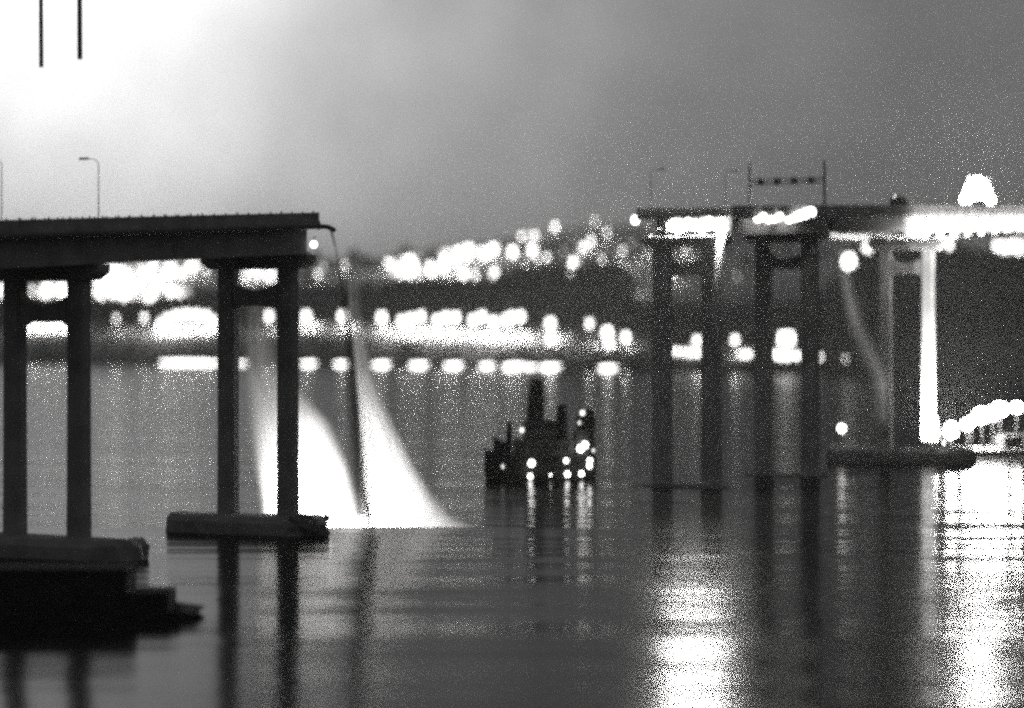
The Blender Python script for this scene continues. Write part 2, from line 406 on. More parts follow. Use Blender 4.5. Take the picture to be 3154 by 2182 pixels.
for n in (-5.2, 5.9):
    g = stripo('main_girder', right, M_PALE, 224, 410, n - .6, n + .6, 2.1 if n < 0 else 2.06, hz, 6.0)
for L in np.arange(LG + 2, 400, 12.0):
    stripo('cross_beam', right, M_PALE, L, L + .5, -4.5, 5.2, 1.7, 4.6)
stripo('girder_web', right, M_PALE, LG + .1, 410, 7.2, 8.0, 2.06, lambda L: hz(L) - .15, 6.0)['label'] = 'floodlit white outer web of the girder'  # paler concrete puts part of the floodlighting into the colour
for k in range(10):
    n = -8 + k * 1.8 + random.uniform(-.4, .4); z = ztop(RS) - random.choice((1.3, 1.5, 2.6, 3.4))
    if abs(n) > 7.6: z = ztop(RS) - 1.4
    a = BP(RS + .2, n, z)
    tubeo('torn_bar', [a, a - AX * random.uniform(.5, 1.1), a - AX * random.uniform(1.0, 1.7) + Vector((0, 0, -random.uniform(.2, 1.2)))], .05, M_DARKSTEEL, right, 5)
main_pipe(right, 205, RS + .6, 9.35, 1.75, M_DARKSTEEL, [AX * -1.2 + Vector((0, 0, -.2))])

def pier(L, label, top_drop, capn, m=M_CONC, near_pale=False, caph=2.2, capw=3.0, thick=1.0):
    T = ztop(L)
    r = thing('bridge_pier', label, 'bridge pier', BP(L, 0, 0), math.atan2(-C_, S_))   # local x = transverse, local y = along the bridge
    zc = T - top_drop; zb = zc - 1.75
    bm = bmesh.new()
    poly = [(-7.8, zc), (7.8, zc), (7.8, zc - .9), (6.6, zb), (-6.6, zb), (-7.8, zc - .9)]
    prism(bm, poly, lambda u, t, z: (u, t, z), -1.15, 1.15); build('crosshead', bm, m, r, .06)
    for n in (-6.9, -2.3, 2.3, 6.9):
        bxo('bearing', (n - .5, -.6, zc + .004), (n + .5, .6, zc + .3), m, r)
    for sgn in (-1, 1):
        bm = bmesh.new(); cx = sgn * COLD / 2
        w, d = 1.2 * thick, .85 * thick
        rings = []
        for z, k in ((-.5, 1.08), (6, 1.04), (zb - 9, 1.0), (zb + .02, 1.0)):
            pts = [(-w, -d + .3), (-w + .3, -d), (w - .3, -d), (w, -d + .3), (w, d - .3), (w - .3, d), (-w + .3, d), (-w, d - .3)]
            rings.append([bm.verts.new((cx + a * k, b * k, z)) for a, b in pts])
        for a, b in zip(rings, rings[1:]):
            for k in range(8): bm.faces.new((a[k], a[(k + 1) % 8], b[(k + 1) % 8], b[k]))
        bm.faces.new(rings[0][::-1]); bm.faces.new(rings[-1])
        c = build('column', bm, M_PALE if (near_pale and sgn > 0) else m, r)  # near column coloured paler than its twin to strengthen the floodlit look
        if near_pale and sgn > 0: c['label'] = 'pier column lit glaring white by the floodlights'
    zs = zb - 2.4
    bm = bmesh.new(); e = COLD / 2 - 1.25
    poly = [(-e, zs + .55), (-e + 1.2, zs), (0, zs - .35), (e - 1.2, zs), (e, zs + .55), (e, zs - 2.6), (e - .7, zs - 2.2), (-e + .7, zs - 2.2), (-e, zs - 2.6)]
    prism(bm, poly[::-1], lambda u, t, z: (u, t, z), -.7, .7); build('cross_strut', bm, m, r)
    bm = bmesh.new(); n0, n1 = capn; k = 8; w = capw
    poly = [(n1 - w + w * math.sin(math.pi * i / k), -w * math.cos(math.pi * i / k)) for i in range(k + 1)] + [(n0 + w - w * math.sin(math.pi * i / k), w * math.cos(math.pi * i / k)) for i in range(k + 1)]
    A = [bm.verts.new((a, b, -1.5)) for a, b in poly]; B = [bm.verts.new((a, b, caph)) for a, b in poly]
    for i in range(len(poly)): bm.faces.new((A[i], A[(i + 1) % len(poly)], B[(i + 1) % len(poly)], B[i]))
    bm.faces.new(A[::-1]); bm.faces.new(B)
    cap = build('pile_cap', bm, M_CONC, r, min(.7, caph * .3))
    for v in cap.data.vertices:
        v.co.x += .35 * math.sin(v.co.y * 2.3 + v.co.z * 1.7 + L); v.co.z += .18 * math.sin(v.co.x * 1.3 + L) if v.co.z > .2 else 0
    return r
pier(0, 'twin-column pier nearest the left edge, its foot behind the dark barge', 5.08, (-15, 12.8), capw=3.8)
pier(SPAN, 'twin-column pier carrying the broken deck end, white spray behind its columns', 5.08, (-13, 9.6), capw=3.6)
pier(L3, 'twin-column pier under the broken end of the right-hand deck', 4.78, (-7.5, 7.5), caph=.35, capw=2.2, thick=1.22)
pier(L4, 'twin-column pier below the sign gantry', 4.78, (-7.5, 7.5), caph=.35, capw=2.2, thick=1.22)
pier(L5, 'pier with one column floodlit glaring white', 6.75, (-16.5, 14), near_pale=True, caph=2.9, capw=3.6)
pier(L6, 'pier almost outside the frame below the floodlit deck', 5.2, (-14, 14), caph=2.9)

# lamp posts on the deck, not lit
PM = pole_mesh('post', 7.6, .075, M_STEEL, 1.6)
HM = bpy.data.meshes.new('lamp_housing'); bm = bmesh.new(); box(bm, (-.2, -.2, -.12), (1.0, .2, .12)); bmesh.ops.bevel(bm, geom=bm.edges[:], offset=.06, segments=1, affect='EDGES'); bm.to_mesh(HM); bm.free(); HM.materials.append(M_STEEL)
def post_at(x, n, label, rz):
    # solve L so that the post stands at photo column x
    best = min(np.arange(-40, 330, .05), key=lambda L: abs(xp(BP(L, n, 0).x, BP(L, n, 0).y) - x))
    r = thing('deck_lamp_post', label, 'lamp post', BP(best, n, ztop(best) - 1.1), rz, 'unlit lamp posts along the bridge')
    link('post', PM, None, r); link('lamp_housing', HM, None, r, (1.5, 0, 7.6))
post_at(222, 8.0, 'thin unlit lamp post on the left-hand deck beside the pale sky', math.pi * .86)
post_at(4, 8.0, 'thin unlit lamp post at the left edge of the photo', math.pi * .86)
post_at(1466, -8.0, 'thin lamp post at the broken corner of the right-hand deck', 0)
post_at(1634, -8.0, 'thin faint lamp post between the broken deck corner and the gantry', 0)

# sign gantry over the roadway above the fourth pier
zr = ztop(L4) - 1.1
ga = thing('sign_gantry', 'dark gantry with four signal heads spanning the roadway', 'gantry', BP(L4, 0, zr), math.atan2(-C_, S_))
for sx in (-7.1, 7.1):
    bxo('post', (sx - .17, -.17, 0), (sx + .17, .17, 9.0), M_DARKSTEEL, ga)
tubeo('top_chord', [(-6.95, 0, 5.9), (6.95, 0, 5.9)], .11, M_DARKSTEEL, ga); tubeo('bottom_chord', [(-6.95, 0, 5.2), (6.95, 0, 5.2)], .11, M_DARKSTEEL, ga)
for i in range(14):
    a = -6.8 + i * .97; tubeo('brace', [(a, 0, 5.25 if i % 2 else 5.85), (a + .97, 0, 5.85 if i % 2 else 5.25)], .05, M_DARKSTEEL, ga, 5)
for sx in (-4.9, -1.7, 1.5, 4.7):
    h = bxo('signal_head', (sx - .55, -.42, 4.95), (sx + .55, -.13, 6.15), M_DARKSTEEL, ga, .05)
    bxo('visor', (sx - .6, -.75, 6.0), (sx + .6, -.425, 6.1), M_DARKSTEEL, h)

# two vans on the right-hand deck
def van(L, n, label, k):
    r = thing('van', label, 'van', BP(L, n, ztop(L) - 1.08), math.atan2(S_, C_) + (math.pi if k else 0), 'vehicles halted on the bridge')
    prof = [(-2.6, .45), (-2.6, 2.35), (-2.4, 2.6), (1.1, 2.6), (1.75, 1.65), (2.55, 1.4), (2.65, .9), (2.65, .45)]
    bm = bmesh.new(); prism(bm, prof[::-1], lambda u, t, z: (u, t, z), -.98, .98); b = build('body', bm, M_VAN, r, .07)
    for sy in (-1, 1):
        w = bxo('window', (.1, sy * .985 - .012, 1.6), (1.15, sy * .985 + .012, 2.3), M_GLASS, r)
        for x in (-1.7, 1.7):
            bm = bmesh.new(); tube(bm, [(x, sy * .75, .38), (x, sy * 1.0, .38)], .38, 14); wh = build('wheel', bm, M_RUBBER, r)
            bm = bmesh.new(); tube(bm, [(x, sy * 1.0, .38), (x, sy * 1.02, .38)], .2, 10); build('hub', bm, M_STEEL, wh)
        bxo('headlight', (2.62, sy * .7 - .16, .85), (2.70, sy * .7 + .16, 1.05), E_BOAT, r)
    bm = bmesh.new(); prism(bm, [(1.16, 2.5), (1.7, 1.72), (1.74, 1.74), (1.2, 2.52)], lambda u, t, z: (u, t, z), -.85, .85); build('windscreen', bm, M_GLASS, r)
    if k == 0:
        bxo('roof_beacon', (-.3, -.5, 2.62), (.0, .5, 2.85), M_VAN, r)
        tubeo('beacon_lamp', [(-.15, .9, 2.6), (-.15, .9, 2.85)], .1, E_BOAT, r)
    return r
van(253, 6.4, 'dark van with tiny lights halted on the deck just right of the gantry', 0)
van(299, 6.2, 'dark van on the deck beside the glare of the floodlight rack', 1)

# ------------------------------------------------------------------ work lamps on the broken ends
GW = ball_mesh('lamp_globe', .72, E_WORK)
E_DOWN = emit('water_glare_light', 1500.0)
def lens_mesh(name, poly, z_back, em):
    """a lit pane facing -Z in front of a dark closed back"""
    bm = bmesh.new(); n = len(poly)
    f = bm.faces.new([bm.verts.new((a, b, -.01)) for a, b in poly][::-1]); f.material_index = 1
    A = [bm.verts.new((a * 1.12, b * 1.12, 0)) for a, b in poly]; B = [bm.verts.new((a * 1.12, b * 1.12, z_back)) for a, b in poly]
    bm.faces.new(A[::-1]); bm.faces.new(B)
    for i in range(n): bm.faces.new((A[i], A[(i + 1) % n], B[(i + 1) % n], B[i]))
    me = bpy.data.meshes.new(name); bm.to_mesh(me); bm.free(); me.materials.append(M_DARKSTEEL); me.materials.append(em)
    return me
WL = lens_mesh('added_lens', [(.8 * math.cos(a), .8 * math.sin(a)) for a in [2 * math.pi * k / 14 for k in range(14)]], .25, E_DOWN)  # extra pane added to lamps to throw white glare on the water
def work_lamp(loc, label, group, k=1.0, mesh=None, lens=False):
    r = thing('work_lamp', label, 'lamp', loc, 0, group)
    o = link('lamp_globe', mesh or GW, None, r); o.scale = (k, k, k)
    if lens:
        o = link('added_lens', WL, None, r, AX * -.62 + Vector((0, 0, -.5 * k))); nv = -AX * .8 - Vector((0, 0, .6))
        o.rotation_euler = nv.to_track_quat('-Z', 'Y').to_euler()
    tubeo('bracket', [(0, 0, .45 * k), (0, 0, .45 * k + .6), AX * .5 + Vector((0, 0, .45 * k + .75))], .06, M_DARKSTEEL, r, 6)
for i in range(8):
    n = -2.5 + i * 1.27; p_ = BP(RS + 1.15, n, ztop(RS) - 2.62 - .2 * math.sin(i * 2.1))
    work_lamp(p_, ORD[i] + ' lamp from the left in the glaring row across the broken right deck end', 'lamps across the broken deck end', 1.0 + .12 * math.sin(i * 1.7), None, True)
for i in range(5):
    L = 178.5 + i * 2.3; work_lamp(BP(L, 9.3, ztop(L) - 2.1 + .2 * math.sin(i * 2)), ORD[i] + ' lamp from the left in the left glaring cluster below the gantry', 'left lamp cluster below the gantry', .9)
for i in range(5):
    L = 192 + i * 2.4; work_lamp(BP(L, 9.3, ztop(L) - 2.3 + i * .28), ORD[i] + ' lamp from the left in the rising glaring cluster below the gantry', 'right lamp cluster below the gantry', .95 + .05 * i)
p_ = BP(RS + 1, -9.4, ztop(RS) - 1.9)
work_lamp(p_, 'round lamp at the far corner of the broken right-hand deck', None, 1.0)
p_ = BP(LE + .4, 7.6, ztop(LE) - 3.9)
work_lamp(p_, 'lamp on the broken end of the left-hand deck, under the torn pipe', None, .6)

# floodlight rack standing on the deck at the right
fr = thing('floodlight_rack', 'glaring floodlight rack rising above the deck near the right edge', 'floodlight', BP(312, 2.0, ztop(312) - 1.1), math.atan2(-C_, S_))
for sx in (-2.2, 2.2): tubeo('mast', [(sx, 0, 0), (sx, 0, 7.6)], .14, M_STEEL, fr)
for z in (2.6, 4.4, 6.2): tubeo('rail', [(-2.9, 0, z - .5), (2.9, 0, z - .5)], .08, M_STEEL, fr)
for i in range(8):   # panes added to the rack to throw glare on the river
    nv = -AX * .88 + NV * .42 - Vector((0, 0, .22)); o = link('water_glare_lens', WL, None, fr, ((-2.6, -1.0, .9, 2.4, -1.9, -.4, 1.2, -.3)[i], -1.0, (2.9, 2.7, 3.0, 2.7, 4.7, 4.8, 4.6, 6.3)[i])); o.scale = (1.05,) * 3
    o.rotation_euler = (Matrix.Rotation(-math.atan2(-C_, S_), 3, 'Z') @ nv).to_track_quat('-Z', 'Y').to_euler()
FG = ball_mesh('floodlight_bulb', .62, E_FLOOD, 1, .5, 1)
for x, z, k in ((-3.2, 2.7, 1.1), (-1.8, 2.9, .9), (-.3, 2.6, 1.2), (1.2, 2.9, 1.0), (2.8, 2.5, 1.2), (-2.4, 4.5, 1.0), (-.9, 4.7, 1.2), (.7, 4.5, .9), (2.1, 4.3, 1.1), (-1.5, 6.3, .9), (.1, 6.6, 1.1), (1.3, 6.0, .8)):
    link('floodlight_bulb', FG, None, fr, (x, -.4, z)).scale = (k, k, k)

# ------------------------------------------------------------------ far lamps
def lamp_kit(tagname, h, r_, me_mat, flat=1.0, wide=1.0):
    return (pole_mesh(tagname + '_post', h, max(.18, r_ * .08), M_STEEL), ball_mesh(tagname + '_head', r_, me_mat, wide, 1, flat), h)
K_SHORE = lamp_kit('shore', 15.0, 3.3, E_SHORE)
LENS = bpy.data.meshes.new('added_lens'); bm = bmesh.new(); bmesh.ops.create_circle(bm, cap_ends=True, radius=1.3, segments=12); bmesh.ops.reverse_faces(bm, faces=bm.faces); bm.to_mesh(LENS); bm.free(); LENS.materials.append(E_LENS)  # disc added under each far road lamp to whiten the wall
TLENS = LENS.copy(); TLENS.materials.clear(); TLENS.materials.append(emit('added_town_lens_light', 1500.0))  # same disc added under town lamps so the hillside glows
K_TOWN = lamp_kit('town', 13.0, 4.5, E_TOWN)
K_TOWN2 = lamp_kit('townsmall', 13.0, 3.0, E_SHORE)
K_TDIM = lamp_kit('towndim', 9.0, 3.6, E_DIM)
K_REFL = lamp_kit('reflection_glow', 2.6, 2.0, E_REFL, .85, 4.6)
K_SMALL = lamp_kit('small', 6.0, 1.5, E_TOWN)
def lamp(name, base, kit, label, group=None, k=1.0, hz_=None):
    r = thing(name, label, 'lamp', base, 0, group)
    a = link('post', kit[0], None, r); b = link('lamp_head', kit[1], None, r)
    h = kit[2] if hz_ is None else hz_
    a.scale = (1, 1, h / kit[2]); b.location = (0, 0, h); b.scale = (k, k, k)
    return r
def shore_lamp(x, y, label, k=1.0, group=None):
    Y = ys(x) + 131; X = (x * K - 1577) / F * Y; z = terrain(X, Y) + .5
    h = max(zof(y, Y) - z, 4.0)
    r = lamp('shore_lamp', (X, Y, z), K_SHORE, label, group, k, h)
    link('added_lens', LENS, None, r, (0, 0, h - 3.45 * k))
G1 = 'lamps along the far waterfront road'
for i, (x, y, k) in enumerate(((60, 722, 1.1), (82, 716, 1.2), (106, 712, 1.2), (130, 714, 1.2), (150, 722, 1))):
    shore_lamp(x, y, ORD[i] + ' far road lamp from the left between the columns of the leftmost pier', k, 'far road lamps behind the leftmost pier')
for i, (x, y, k) in enumerate(((362, 728, .9), (378, 718, 1.1), (398, 712, 1.2), (420, 709, 1.2), (442, 710, 1.2), (464, 712, 1.1), (480, 722, .9))):
    shore_lamp(x, y, ORD[i] + ' lamp from the left in the glaring far bank between the two left piers', k, 'far road lamps between the left piers')
for x, y, k, lb in ((262, 718, .6, 'small lamp just right of the leftmost pier on the far bank'), (325, 716, .8, 'lamp on the far bank left of the glaring bank of light'),
                    (606, 713, 1.1, 'road lamp seen between the columns of the broken pier'),
                    (690, 713, 1.25, 'far road lamp just right of the broken pier, first of the long row'), (772, 713, 1.25, 'second far road lamp right of the broken pier'),
                    (860, 716, 1.25, 'third far road lamp right of the broken pier'), (1240, 730, 1.2, 'tall glaring far lamp standing apart at the right end of the lit wall'),
                    (1328, 729, .8, 'small lamp with dark gap on both sides, right of the lit wall'), (1368, 750, 1.25, 'bright pair-like lamp low on the far bank, left of the right pier'),
                    (1410, 760, .95, 'round lamp on far bank closest to the right-hand pier'), (1570, 768, .8, 'lamp on far bank between columns of the broken right pier'),
                    (1656, 766, .75, 'lamp on far bank between the two right-hand piers'), (1240, 763, 1.0, 'lower lamp right under the tall glaring far lamp'), (1372, 777, .95, 'lower lamp under the bright pair-like lamp')):
    shore_lamp(x, y, lb, k)
for i, (x, y) in enumerate(((905, 724), (925, 719), (948, 714), (985, 722), (1005, 716), (1026, 716), (1066, 722), (1086, 714), (1112, 726), (1140, 722), (1152, 716), (1172, 714))):
    shore_lamp(x, y, ORD[i] + ' lamp from the left in the glaring row above the long lit wall', 1.1, 'far lamps above the long lit wall')
# glowing ovals added at the far waterline, standing in for road lamp reflections
def reflection_glow(x, k, label, group=None, kit=None):
    Y = ys(x) - 1.0; X = (x * K - 1577) / F * Y
    lamp('reflection_stand_in', (X, Y, -.4), kit or K_REFL, label, group, k)
for i, (x, k) in enumerate(((378, .9), (402, 1.2), (430, 1.2), (456, 1.1), (478, .8))):
    reflection_glow(x, k, ORD[i] + ' glowing reflection stand-in from the left in the white waterline strip between the left piers', 'reflection stand-ins between the left piers')
for x, k, lb in ((545, .6, 'small glowing reflection stand-in at far waterline beside the broken pier'), (698, 1.0, 'first wide glowing reflection stand-in at far waterline right of the broken pier'), (772, .95, 'second wide glowing reflection stand-in at far waterline right of the broken pier'),
                 (862, 1.1, 'third wide glowing reflection stand-in at far waterline, under the left end of the lit wall'), (946, 1.1, 'fourth wide glowing reflection stand-in at far waterline right of the broken pier'), (1024, 1.05, 'fifth wide glowing reflection stand-in at far waterline right of the broken pier'),
                 (1100, .9, 'glowing reflection stand-in touching the left end of the widest one'), (1162, 1.25, 'widest white glowing reflection stand-in at the far waterline'), (1196, .7, 'small glowing reflection stand-in at right tip of the widest one'),
                 (1243, 1.1, 'wide waterline reflection stand-in just right of the widest one above the vessel'), (1372, .95, 'lone wide waterline reflection stand-in left of the right-hand piers')):
    reflection_glow(x, k, lb)
# shore lights seen through the right-hand piers
def shore_small(x, y, label, k=1.0, group=None, kit=None):
    Y = ys(x) + 108; X = (x * K - 1577) / F * Y; z = terrain(X, Y)
    lamp('shore_lamp', (X, Y, z), kit or K_SMALL, label, group, k, max(zof(y, Y) - z, 2.0))
for i, (x, y, k) in enumerate(((1513, 793, 1.1), (1527, 797, 1.1), (1540, 799, .9), (1553, 800, 1.3), (1566, 800, 1.1), (1574, 799, .9))):
    shore_small(x, y, ORD[i] + ' light from the left in the small string inside the broken right pier', k, 'string of small lights inside the right pier')
for i, (x, y, k) in enumerate(((1670, 799, .9), (1680, 803, 1.0), (1688, 799, .9))):
    shore_small(x, y, ORD[i] + ' from the left of three tiny far lights between the right-hand piers', k, 'three tiny lights between the right piers')
for i, (x, y, k) in enumerate(((1746, 799, 1.3), (1760, 803, 1.5), (1775, 804, 1.6), (1795, 802, 1.3))):
    shore_small(x, y, ORD[i] + ' light from the left in the short string below the bright hall', k, 'lights below the bright hall')
shore_small(1848, 805, 'small lone light on far bank right of the gantry pier', .8)
shore_small(1905, 812, 'tiniest light on the far bank, left of the floodlit pier', .55)
# bright hall
Y = ys(1771) + 150; c0 = at(1771, 790, Y); tz = terrain(c0.x, Y)
hall = thing('lit_hall', 'square hall with a glaring lit front, framed by the gantry pier columns', 'building', (c0.x, Y, tz - 1))
hw = 5.6; hh = zof(750, Y) - tz + 1
bxo('wall', (-hw, 0, 0), (hw, 9, hh), M_PALE, hall)
bm = bmesh.new(); prism(bm, [(-hw - .6, hh + .01), (hw + .6, hh + .01), (0, hh + 2.2)], lambda u, t, z: (u, t, z), -.5, 9.5); build('roof', bm, M_ROAD, hall)
for i in range(4):
    for j in range(3):
        zz = hh - 2.9 - j * 3.1
        if zz < 1: continue
        fr_ = bxo('window', (-hw + .5 + i * 2.7, -.12, zz - .1), (-hw + 2.9 + i * 2.7, -.004, zz + 2.6), M_PALE, hall)
        bxo('pane', (-hw + .62 + i * 2.7, -.16, zz), (-hw + 2.78 + i * 2.7, -.123, zz + 2.5), E_HALL, fr_)

# town lamps on the hill: each stands where the line of sight meets the hillside
def hill_lamp(x, y, label, group=None, k=1.0, kit=None, ymin=700):
    kit = kit or (K_TOWN, K_TOWN, K_TOWN2, K_TDIM)[int(abs(x * 7.3 + y * 3.1)) % 4]; k *= .5 + .75 * ((x * 13.7 + y * 5.3) % 1)
    Y0 = ys(x) + 760; hit = None
    for Y in np.arange(Y0, 4690, 15):
        X = (x * K - 1577) / F * Y
        if zof(y, Y) - kit[2] <= terrain(X, Y): hit = (X, Y, terrain(X, Y) - .3); break
    if hit is None:
        Y = 4690; X = (x * K - 1577) / F * Y; z = terrain(X, Y) - .3
        h = min(max(zof(y, Y) - z, 5), 60); r = lamp('town_lamp', (X, Y, z), kit, label, group, k, h)
        if kit is not K_TDIM: link('added_lens', TLENS, None, r, (0, 0, h - 4.7 * k - .1))
        return
    X, Y, z = hit
    h = max(zof(y, Y) - z, 4); r = lamp('town_lamp', (X, Y, z), kit, label, group, k, h)
    if kit is not K_TDIM: link('added_lens', TLENS, None, r, (0, 0, h - 4.7 * k - .1))
def ridge_lamp(x, y, label, k=1.0, kit=None):
    Y = ys(x) + 520; X = (x * K - 1577) / F * Y; z = terrain(X, Y)
    lamp('hillside_lamp', (X, Y, z), kit or K_TOWN, label, None, k, max(zof(y, Y) - z, 10))
rnd = random.Random(3)
GL = 'town light in the dense bright mass on the hill between the two left piers'
for i in range(96):
    x = rnd.triangular(212, 480, 235); y = rnd.uniform(592, 678) if x < 350 else rnd.choice((rnd.uniform(592, 620), rnd.uniform(640, 672)))
    hill_lamp(x, y, GL, 'dense town lights between the left piers', rnd.uniform(.8, 1.5))
for i in range(16):
    hill_lamp(rnd.uniform(60, 148), rnd.uniform(628, 664), 'town light on the hill framed by the leftmost pier columns above the strut', 'town lights inside the leftmost pier', rnd.uniform(.8, 1.3))
for i in range(8):
    hill_lamp(rnd.uniform(-2, 10), rnd.uniform(632, 735), 'town light squeezed against the left edge of the photo', 'town lights at the left edge', 1.0)
for i in range(11):
    hill_lamp(rnd.uniform(550, 622), rnd.uniform(606, 636), 'town light on the hill framed by the broken pier columns under the crosshead', 'town lights inside the broken pier', rnd.uniform(.7, 1.1))
for i in range(44):
    x = rnd.uniform(862, 1072); t_ = (x - 866) / 202
    hill_lamp(x, rnd.uniform(586 - 28 * t_, 628 - 8 * t_), 'town light in the bright mass on the hill above the middle of the wooded ridge', 'dense town lights over the wooded ridge', rnd.uniform(.8, 1.35))
mids = [(728, 603, 1.2), (716, 618, 1.0), (776, 598, .9), (844, 584, .7), (1085, 565, 1.3), (1110, 563, 1.3), (1122, 556, 1.0), (1093, 572, 1.2), (1077, 590, .9), (1135, 589, .6), (1155, 568, 1.2), (1175, 533, .9), (1190, 533, 1.2), (1205, 531, 1.2),
        (1250, 511, 1.25), (1340, 497, 1.25), (1368, 524, .8), (1331, 544, 1.1), (1314, 557, 1.2), (1298, 587, 1.3), (1290, 592, .9), (1402, 565, .7), (1458, 565, .7), (1232, 579, 1.0), (1199, 565, 1.1), (1183, 593, .8), (1209, 581, .7),
        (1115, 617, 1.3), (1113, 628, 1.2), (1317, 620, .9), (1387, 605, .8), (1406, 622, .5), (1356, 584, .5), (1545, 560, .8)]
for i, (x, y, k) in enumerate(sorted(mids)):
    hill_lamp(x, y, ORD[i] + ' bright town light from the left among those scattered on the climbing hill', 'scattered town lights on the climbing hill', k)
for i, (x, y, k) in enumerate(sorted(((1300, 540, .8), (1245, 545, .7), (1420, 548, .7), (1380, 560, .6), (1270, 565, .6), (1440, 590, .6), (1660, 625, .6), (1650, 600, .5), (1220, 550, .6), (1168, 605, .6)))):
    hill_lamp(x, y, ORD[i] + ' faint town light from the left on the climbing hill', 'faint town lights on the climbing hill', k, K_TDIM)
ridge_lamp(1285, 636, 'tiny lone light on the dark wood of the ridge', .42)
hill_lamp(1511, 618, 'round lamp on the hill framed by the broken right pier', None, 1.3, K_TOWN)
ridge_lamp(1914, 590, 'bright lamp on the hill right of the gantry pier, lower of two', 1.3); ridge_lamp(1955, 573, 'bright lamp on the hill right of the gantry pier, upper of two', 1.0)
ridge_lamp(2133, 580, 'lamp beside the head of the floodlit column', 1.0); ridge_lamp(1650, 712, 'dim light on slope between the right-hand piers', .6, K_TDIM); ridge_lamp(1450, 703, 'dim light on slope left of the broken right pier', .7, K_TDIM)
for i in range(16):
    t_ = rnd.random()
    hill_lamp(2245 + 62 * t_, rnd.uniform(548, 560 + 45 * t_), 'light in the glaring patch on the hill below the deck at the right edge', 'town lights below the deck at the right edge', rnd.uniform(1.0, 1.5))

# ------------------------------------------------------------------ rescue vessel in mid river
VW = 492.0; vb = at(1218, 1078, VW); vb.z = 0
ves = thing('work_vessel', 'black high-built work vessel with scattered deck lamps, alone in mid river', 'vessel', (vb.x, VW, 0), math.radians(8))
bm = bmesh.new(); rings = []
for x, hb, zd in ((-9.8, .25, 5.4), (-8.6, 1.5, 5.0), (-6, 2.7, 4.4), (-2, 3.1, 3.9), (3, 3.1, 3.7), (7, 2.9, 3.8), (9.4, 2.3, 4.0)):
    rings.append([bm.verts.new(q) for q in ((x, -hb, zd), (x, -hb * .93, 1.2), (x + .4 * (x < -8), -hb * .6, -.9), (x + .4 * (x < -8), hb * .6, -.9), (x, hb * .93, 1.2), (x, hb, zd))])
for a, b in zip(rings, rings[1:]):
    for k in range(6): bm.faces.new((a[k], a[(k + 1) % 6], b[(k + 1) % 6], b[k]))
bm.faces.new(rings[0]); bm.faces.new(rings[-1][::-1]); hull = build('hull', bm, M_HULL, ves)
tubeo('rubbing_strake', [(-9.6, -.4, 4.7), (-8.6, -1.65, 4.3), (-6, -2.85, 3.7), (-2, -3.25, 3.2), (3, -3.25, 3.0), (7, -3.05, 3.1), (9.4, -2.45, 3.3)], .16, M_RUBBER, hull, 6)
dh = bxo('deckhouse', (-4.6, -2.3, 3.6), (5.6, 2.3, 7.0), M_HOUSE, ves, .12)
for x in (-3.6, -1.6, .4, 2.4, 4.2): bxo('window', (x - .35, -2.34, 5.2), (x + .35, -2.303, 5.95), M_GLASS, dh)
wh = bxo('wheelhouse', (-2.8, -1.9, 7.004), (2.4, 1.9, 10.2), M_HOUSE, ves, .12)
for x in (-2.1, -.9, .3, 1.5): bxo('window', (x - .45, -1.94, 8.6), (x + .45, -1.903, 9.6), M_GLASS, wh)
bm = bmesh.new(); tube(bm, [(3.6, 0, 7.0), (3.75, 0, 12.2), (3.75, 0, 12.8)], [1.1, .9, .95], 12); build('funnel', bm, M_HULL, ves)
mast = tubeo('mast', [(-.9, 0, 10.2), (-.8, 0, 14.0), (-.6, 0, 17.2)], [1.6, 1.4, 1.0], M_HULL, ves, 10)
tubeo('crosstree', [(-2.4, 0, 13.6), (1.2, 0, 13.6)], .12, M_HULL, mast, 6); tubeo('radar_bar', [(-1.7, -.9, 15.1), (.4, -.9, 15.1)], .18, M_HULL, mast, 6)
tubeo('derrick_post', [(-5.6, 0, 3.8), (-5.4, 0, 10.0)], [.55, .4], M_HULL, ves); tubeo('derrick_boom', [(-5.5, 0, 5.6), (-8.4, -.4, 7.2)], .28, M_HULL, ves)
bxo('foredeck_winch', (-8.2, -1.1, 4.0), (-6.2, 1.1, 6.6), M_HULL, ves, .2)
for sy in (-1.8, 1.8): tubeo('stern_gallows_leg', [(9.0, sy, 3.6), (8.6, sy, 11.6)], .35, M_HULL, ves)
tubeo('stern_gallows_beam', [(8.6, -2.0, 11.6), (8.6, 2.0, 11.6)], .45, M_HULL, ves); bxo('stern_stores', (5.9, -1.9, 3.6), (8.2, 1.9, 8.6), M_HOUSE, ves, .15)
bxo('stern_reel', (6.4, -1.6, 8.604), (9.4, 1.6, 11.0), M_HULL, ves, .4)
BG_ = ball_mesh('deck_lamp', .5, E_BOAT); BD = ball_mesh('dim_deck_lamp', .45, E_BOATDIM)
pm = 1.367 * VW / F
for x, y, k, d in ((1190, 1040, 1.0, 0), (1187, 1069, .7, 0), (1268, 1035, .65, 0), (1271, 1065, .8, 0), (1303, 1064, .75, 0), (1322, 1035, .75, 0), (1321, 1047, .7, 0), (1301, 1008, 1.1, 0), (1311, 1000, 1.0, 0), (1125, 1047, .5, 1), (1233, 1066, .28, 0), (1168, 966, .8, 1), (1305, 928, .9, 1), (1330, 1012, .5, 1), (1298, 950, .5, 1)):  # second entry is a glow standing in for a lamp's reflection
    q = Vector(((x - 1218) * pm, -3.9, (1078 - y) * pm))
    lo = link('deck_lamp', BD if d else BG_, None, ves, q); lo.scale = (k, k, k)
    tubeo('lamp_arm', [q + Vector((0, .3, .3)), q + Vector((0, 1.8, .7))], .06, M_DARKSTEEL, ves, 5)
